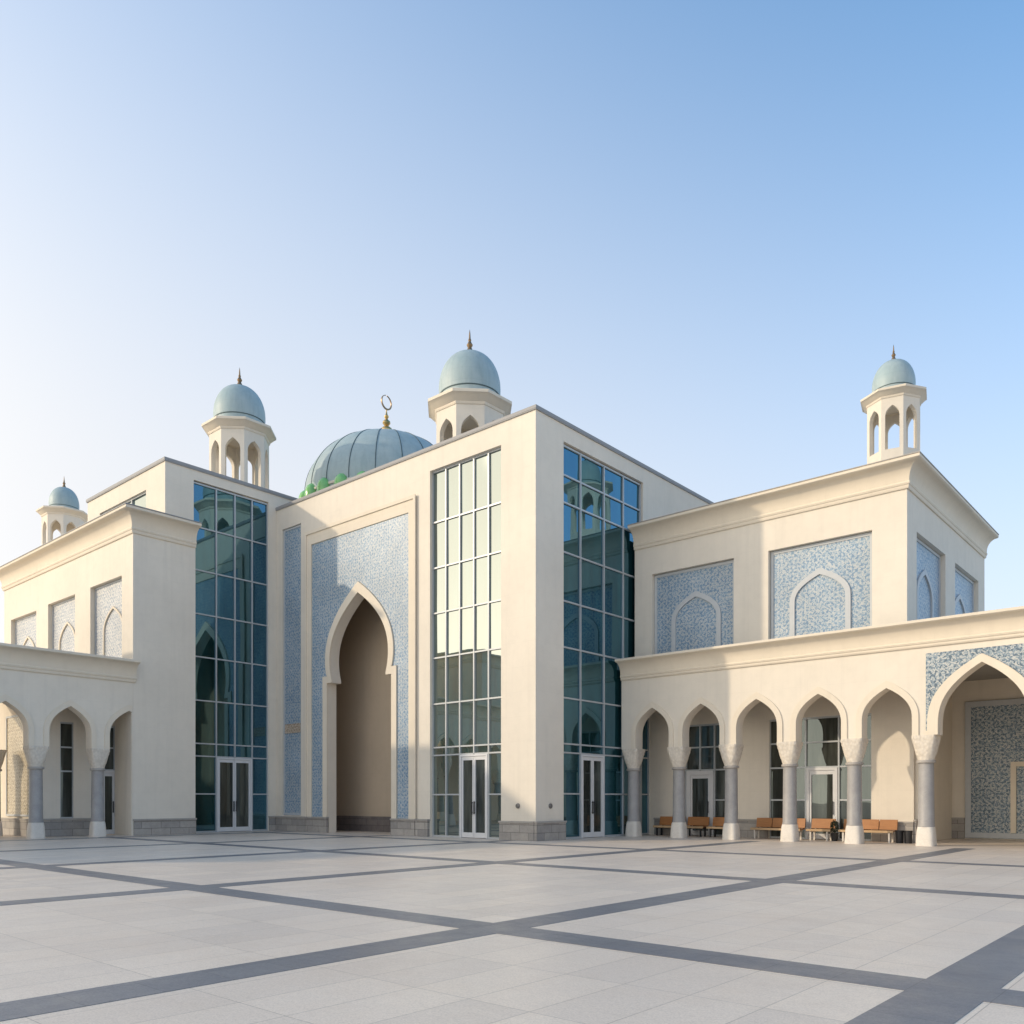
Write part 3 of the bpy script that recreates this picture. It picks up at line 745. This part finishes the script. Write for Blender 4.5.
t3 = make_turret((-26.42, 27.4, 15.72), 1.3)
def turret(loc, s):
    c = copy_tree(t3, MO, Vector(loc) - MO.location); c.scale = (s, s, s); return c
t3['label'] = 'turret above the hall roof, nearest the corner pier'
def dome_of(t, sx, sz):
    d = [c for c in t.children if c.name.startswith('dome')][0]
    d.scale = (sx, sx, sz); d.location.z += 3.4 * (1 - sz)
turret((-37.77, 22.76, 16.78), .893)['label'] = 'turret on the tall left block'
t = turret((-11.72, 38.7, 16.6), .70); t['label'] = 'turret on the right wing'; dome_of(t, .9, .96); t.rotation_euler.z = R(14)
t = turret((-52.8, 20.3, 15.95), .73); t['label'] = 'small turret at the far left'; dome_of(t, .80, .86)
# shafts under the two turrets whose drums run down below the roofline
for (x, y, z, s, zb) in ((-11.72, 38.7, 16.41, .70, 12.5), (-52.8, 20.3, 15.75, .73, 0)):
    bm = bmesh.new(); lathe(bm, [(1.598 * s, zb), (1.598 * s, z)], 8)
    for v in bm.verts:
        a = math.pi / 8 + (R(14) if x > -20 else 0); X, Y = v.co.x, v.co.y
        v.co.x = X * math.cos(a) - Y * math.sin(a) + x; v.co.y = X * math.sin(a) + Y * math.cos(a) + y
    finish(bm, 'turret_shaft', M['plaster'], MO)

# ---- main dome
DX, DY = -36.1, 30.8
dr = 4.42
bm = bmesh.new()
prof = [(dr - .02, 17.75)]
for i in range(25):
    t = -.12 + (math.pi / 2 + .12) * i / 24
    prof.append((dr * math.cos(t) ** .96 if i < 24 else 0, 17.95 + 3.62 * math.sin(t)))
lathe(bm, prof, 96, DX, DY)
DM = finish(bm, 'dome', M['dome'], MO, 40); DM['label'] = 'large ribbed teal dome'
bm = bmesh.new()
for k in range(20):
    a = 2 * math.pi * (k + .35) / 20; ca, sa = math.cos(a), math.sin(a)
    rows = []
    for r_, z in prof[1:-1]:
        tn = Vector((-sa, ca, 0)); c0 = Vector((DX + (r_ + .022) * ca, DY + (r_ + .022) * sa, z + .012)); ci = Vector((DX + (r_ - .05) * ca, DY + (r_ - .05) * sa, z - .04))
        w = .018
        rows.append([bm.verts.new(c0 - tn * w), bm.verts.new(c0 + tn * w), bm.verts.new(ci + tn * w), bm.verts.new(ci - tn * w)])
    for p, q in zip(rows, rows[1:]):
        for j in range(4): bm.faces.new((p[j], p[(j + 1) % 4], q[(j + 1) % 4], q[j]))
finish(bm, 'seam', M['seam'], DM)
bm = bmesh.new(); lathe(bm, [(.42, 22.0), (.40, 22.12), (.30, 22.24), (.24, 22.3), (.34, 22.4), (.40, 22.56), (.36, 22.72), (.20, 22.86), (.12, 22.94), (.18, 23.0), (.26, 23.12), (.24, 23.24), (.12, 23.36), (.08, 23.45), (.14, 23.54), (.15, 23.62), (.07, 23.74), (.04, 23.95), (.03, 24.1)], 20, DX, DY)
for v in bm.verts: v.co.z = 21.5 + (v.co.z - 22.0) * .78
for v in bm.verts: v.co.x = DX + (v.co.x - DX) * .85; v.co.y = DY + (v.co.y - DY) * .85
finish(bm, 'finial', M['gold'], DM, 40)
bm = bmesh.new()                     # crescent: nearly closed ring, thickest at its foot
n = 36; rows = []
for i in range(n + 1):
    t = R(-90 + 18) + R(0) ; ang = R(100) + (2 * math.pi - R(14)) * i / n
    u = i / n; w = .03 + .05 * math.sin(math.pi * u) ** 1.6
    ro = .40
    ux, uz = math.cos(ang), math.sin(ang)
    cxy = Vector((-.09, .996, 0))       # plane of the crescent
    ctr = Vector((DX, DY, 23.52))
    po = ctr + cxy * (ux * ro) + Vector((0, 0, uz * ro)); pi_ = ctr + cxy * (ux * (ro - w)) + Vector((0, 0, uz * (ro - w)))
    nn = Vector((.996, .09, 0)) * .03
    rows.append([bm.verts.new(po - nn), bm.verts.new(po + nn), bm.verts.new(pi_ + nn), bm.verts.new(pi_ - nn)])
for p, q in zip(rows, rows[1:]):
    for j in range(4): bm.faces.new((p[j], p[(j + 1) % 4], q[(j + 1) % 4], q[j]))
bm.faces.new(rows[0]); bm.faces.new(rows[-1])
finish(bm, 'crescent', M['bronze'], DM)
bm = bmesh.new(); lathe(bm, [(4.36, 15.4), (4.36, 17.6), (4.46, 17.62), (4.48, 17.72), (4.40, 17.78)], 96, DX, DY)
DR = finish(bm, 'drum', M['plaster'], MO, 40)
for k in range(24):
    a = 2 * math.pi * k / 24 + R(4)
    # small rounded green glass hoods standing round the foot of the dome
    bm = bmesh.new()
    prof2 = [(.36, 0), (.38, .28), (.35, .48), (.27, .66), (.14, .78), (0, .82)]
    lathe(bm, prof2, 16)
    for v in bm.verts: v.co += Vector((DX + 4.42 * math.cos(a), DY + 4.42 * math.sin(a), 17.2))
    finish(bm, 'lunette', M['green'], DR, 40)

# ------------------------------------------------------------------ plaza
bm = bmesh.new(); box(bm, -600, 600, -600, 600, -.5, 0)
g = finish(bm, 'ground', M['pave']); tag(g, 'pale stone paving of the plaza', None, None, 'structure')
bx = [(-48.6, -48.05), (-41.6, -41.05), (-34.7, -34.15), (-27.8, -27.25), (-20.95, -20.4), (-13.9, -13.35), (-6.95, -6.38), (-2.05, -1.5), (5.2, 5.8), (12, 12.6)]
by = [(-14.6, -14), (-7.3, -6.7), (-.1, .5), (7.05, 7.62), (14.75, 15.3), (21.7, 22.25)]
bm = bmesh.new()
lim = lambda y0: (-35.0, 30.0)
for y0, y1 in by: box(bm, -35.0, 30, y0, y1, .001, .004)
cuts = [-28] + [v for p in by for v in p] + [29.0]
for x0, x1 in bx:
    if x0 < -35: continue
    top = 23.6 if x1 < XT else 29.0
    for i in range(0, len(cuts), 2):
        a, b = cuts[i], min(cuts[i + 1], top)
        if b > a: box(bm, x0, x1, a + .0005, b - .0005, .001, .004)
g = finish(bm, 'paving_bands', M['band']); tag(g, 'dark grey stone bands crossing the plaza', None, None, 'structure')

# ------------------------------------------------------------------ benches
def bench(x0, x1, panels, label):
    r = empty('bench', ((x0 + x1) / 2, 31.3, 0)); tag(r, label, 'bench', 'orange benches under the right arcade')
    bm = bmesh.new(); box(bm, x0, x1, 31.0, 31.47, .385, .42)
    bmesh.ops.bevel(bm, geom=list(bm.edges), offset=.008, segments=2, affect='EDGES'); s = finish(bm, 'seat', M['wood'], r)
    bm = bmesh.new(); box(bm, x0 + .004, x1 - .004, 30.972, 30.998, .345, .425); finish(bm, 'seat_edge', M['wood_edge'], s)
    w = (x1 - x0) / panels
    for i in range(panels):
        bm = bmesh.new(); a, b = x0 + i * w + .012, x0 + (i + 1) * w - .012
        box(bm, a, b, 31.47, 31.51, .44, .80)
        for v in bm.verts:
            if v.co.z > .7: v.co.y += .07
        bmesh.ops.bevel(bm, geom=list(bm.edges), offset=.008, segments=2, affect='EDGES')
        finish(bm, 'backrest', M['wood'], r)
    for x in (x0 + .12, x1 - .18):
        bm = bmesh.new(); box(bm, x, x + .06, 31.03, 31.09, 0, .384); box(bm, x, x + .06, 31.40, 31.46, 0, .384); box(bm, x + .005, x + .055, 31.09, 31.40, .3, .36)
        box(bm, x + .002, x + .058, 31.515, 31.555, .30, .56); box(bm, x + .008, x + .052, 31.46, 31.515, .3, .36)
        finish(bm, 'leg', M['pale'] if x0 > -16 else M['dark'], r)
bench(-19.1, -17.85, 2, 'orange bench farthest left, in the corner by the hall glass')
bench(-17.75, -16.75, 1, 'short orange bench right of the first free column, before the left glass door')
bench(-16.6, -15.75, 1, 'short orange bench half hidden behind the third column from the hall')
bench(-14.7, -12.72, 3, 'longest orange bench, before the left end of the wide glazed bay')
bench(-12.5, -11.58, 1, 'short orange bench in front of the middle glass door')
bench(-11.3, -9.4, 3, 'orange three panel bench at the right end before the plain wall')

# two dark bins and a dark potted plant beside the benches
def bin_(x, y, label):
    bm = bmesh.new(); lathe(bm, [(.115, 0), (.12, .02), (.135, .40), (.145, .41), (.145, .44), (.12, .44), (.11, .38), (0, .37)], 20, x, y)
    o = finish(bm, 'litter_bin', M['dark'], None, 40); tag(o, label, 'bin', 'dark bins at the bench end')
bin_(-9.22, 31.1, 'small dark bin touching the right end of the last bench'); bin_(-8.92, 31.05, 'small dark bin farthest right, before the stone plinth')
r = empty('potted_plant', (-11.46, 31.05, 0)); tag(r, 'dark leafy plant in a dark pot between two short benches', 'plant')
bm = bmesh.new(); lathe(bm, [(.10, 0), (.14, .28), (.155, .30), (.13, .30), (0, .27)], 18, -11.46, 31.05); finish(bm, 'pot', M['dark'], r, 40)
bm = bmesh.new()
for i in range(260):
    d = Vector((random.gauss(0, 1), random.gauss(0, 1), random.gauss(0, 1))).normalized() * random.uniform(.3, 1) ** .5
    c = Vector((-11.46, 31.05, .52)) + Vector((d.x * .15, d.y * .15, d.z * .26))
    u = Vector((random.gauss(0, 1), random.gauss(0, 1), random.gauss(0, .6))).normalized(); w = u.orthogonal().normalized()
    L, B = random.uniform(.05, .09), random.uniform(.015, .028)
    bm.faces.new([bm.verts.new(c - u * L * .5), bm.verts.new(c + w * B), bm.verts.new(c + u * L * .5), bm.verts.new(c - w * B)])
finish(bm, 'foliage', M['leaf'], r)

# round wall fittings
def fitting(plane, c, a, z, label):
    bm = bmesh.new(); p = P(plane, c, a, z, 0)
    lathe(bm, [(.0, -.002), (.095, -.002), (.10, .02), (.085, .05), (.06, .06), (.055, .045), (0, .045)], 20)
    rot = Matrix.Rotation(R(90), 4, 'X') if plane == 'F' else Matrix.Rotation(R(90), 4, 'Y')
    bm.transform(rot); bm.transform(Matrix.Translation(p))
    o = finish(bm, 'wall_light', M['light'], None, 40); tag(o, label, 'wall light', 'round wall lights')
fitting('F', YP, -20.55, 1.28, 'small round grey light on the sunlit face of the corner pier')
fitting('S', XT, 24.75, 1.28, 'small round grey light on the shaded side of the corner pier')
fitting('F', YP + 2.2, -29.9, 1.2, 'small round dark light on the rear wall of the portal niche')

# ------------------------------------------------------------------ light, sky, camera
EL = R(22)
hd = Vector((.656, .755, 0)).normalized()
d = Vector((hd.x * math.cos(EL), hd.y * math.cos(EL), -math.sin(EL)))
sun = bpy.data.lights.new('sun', 'SUN'); sun.energy = 2.25; sun.angle = R(1.2); sun.color = (1.0, .83, .62)
so = bpy.data.objects.new('sun', sun); COL.objects.link(so); so.rotation_euler = d.to_track_quat('-Z', 'Y').to_euler(); so.location = (-60, -60, 40)
W = bpy.data.worlds.new('World'); S.world = W; W.use_nodes = True
nt = W.node_tree; nt.nodes.clear(); n = N(nt)
sky = n.add('ShaderNodeTexSky'); sky.sky_type = 'NISHITA'; sky.sun_disc = False
sky.sun_elevation = EL; sky.sun_rotation = math.atan2(-hd.x, -hd.y)
sky.altitude = 0; sky.air_density = 1.0; sky.dust_density = .6; sky.ozone_density = 2.5
hs = n.add('ShaderNodeHueSaturation'); hs.inputs['Hue'].default_value = .492; hs.inputs['Saturation'].default_value = 1.28; hs.inputs['Value'].default_value = 2.1
n.link(sky.outputs[0], hs.inputs['Color'])
# morning haze: paler towards the horizon and towards the sun
gm = n.add('ShaderNodeNewGeometry')
dirv = n.add('ShaderNodeVectorMath', operation='SCALE'); n.link(gm.outputs['Incoming'], dirv.inputs[0]); dirv.inputs[3].default_value = -1
sp = n.add('ShaderNodeSeparateXYZ'); n.link(dirv.outputs[0], sp.inputs[0])
dt = n.add('ShaderNodeVectorMath', operation='DOT_PRODUCT'); n.link(dirv.outputs[0], dt.inputs[0]); dt.inputs[1].default_value = (-hd.x, -hd.y, 0)
dotp = dt.outputs['Value']; z = n.math('MAXIMUM', sp.outputs[2], 0)
w = n.math('ADD', n.math('MULTIPLY', dotp, .72), n.math('MULTIPLY', n.math('SUBTRACT', 1, z), 2.1))
w = n.math('ADD', w, -.28)
mr = n.add('ShaderNodeMapRange'); mr.interpolation_type = 'SMOOTHSTEP'; mr.inputs['From Min'].default_value = -.35; mr.inputs['From Max'].default_value = 1.5
n.link(w, mr.inputs['Value'])
haze = n.mix(mr.outputs[0], hs.outputs[0], (5.7, 5.85, 6.15))
glow = n.math('POWER', n.math('MAXIMUM', dotp, 0), 3)
glow = n.math('MULTIPLY', glow, n.math('POWER', n.math('SUBTRACT', 1, z), .8))
haze = n.mix(n.math('MULTIPLY', glow, 1.0), haze, (24, 21.8, 17.8))
bg = n.add('ShaderNodeBackground'); bg.inputs[1].default_value = .15
n.link(haze, bg.inputs[0])
wo = n.add('ShaderNodeOutputWorld'); n.link(bg.outputs[0], wo.inputs[0])

cam = bpy.data.cameras.new('camera'); co = bpy.data.objects.new('camera', cam); COL.objects.link(co)
co.location = (0, 0, 1.5); co.rotation_euler = (R(90), 0, R(41.1))
cam.sensor_width = 36; cam.lens = 847 / 1024 * 36; cam.shift_y = (800 - 512) / 1024
cam.clip_start = .1; cam.clip_end = 3000
S.camera = co
S.view_settings.view_transform = 'Standard'; S.view_settings.look = 'None'; S.view_settings.exposure = 0; S.view_settings.gamma = 1
S.render.resolution_x = S.render.resolution_y = 1024
S.cycles.max_bounces = 8; S.cycles.diffuse_bounces = 4; S.cycles.glossy_bounces = 4
S.cycles.use_denoising = True
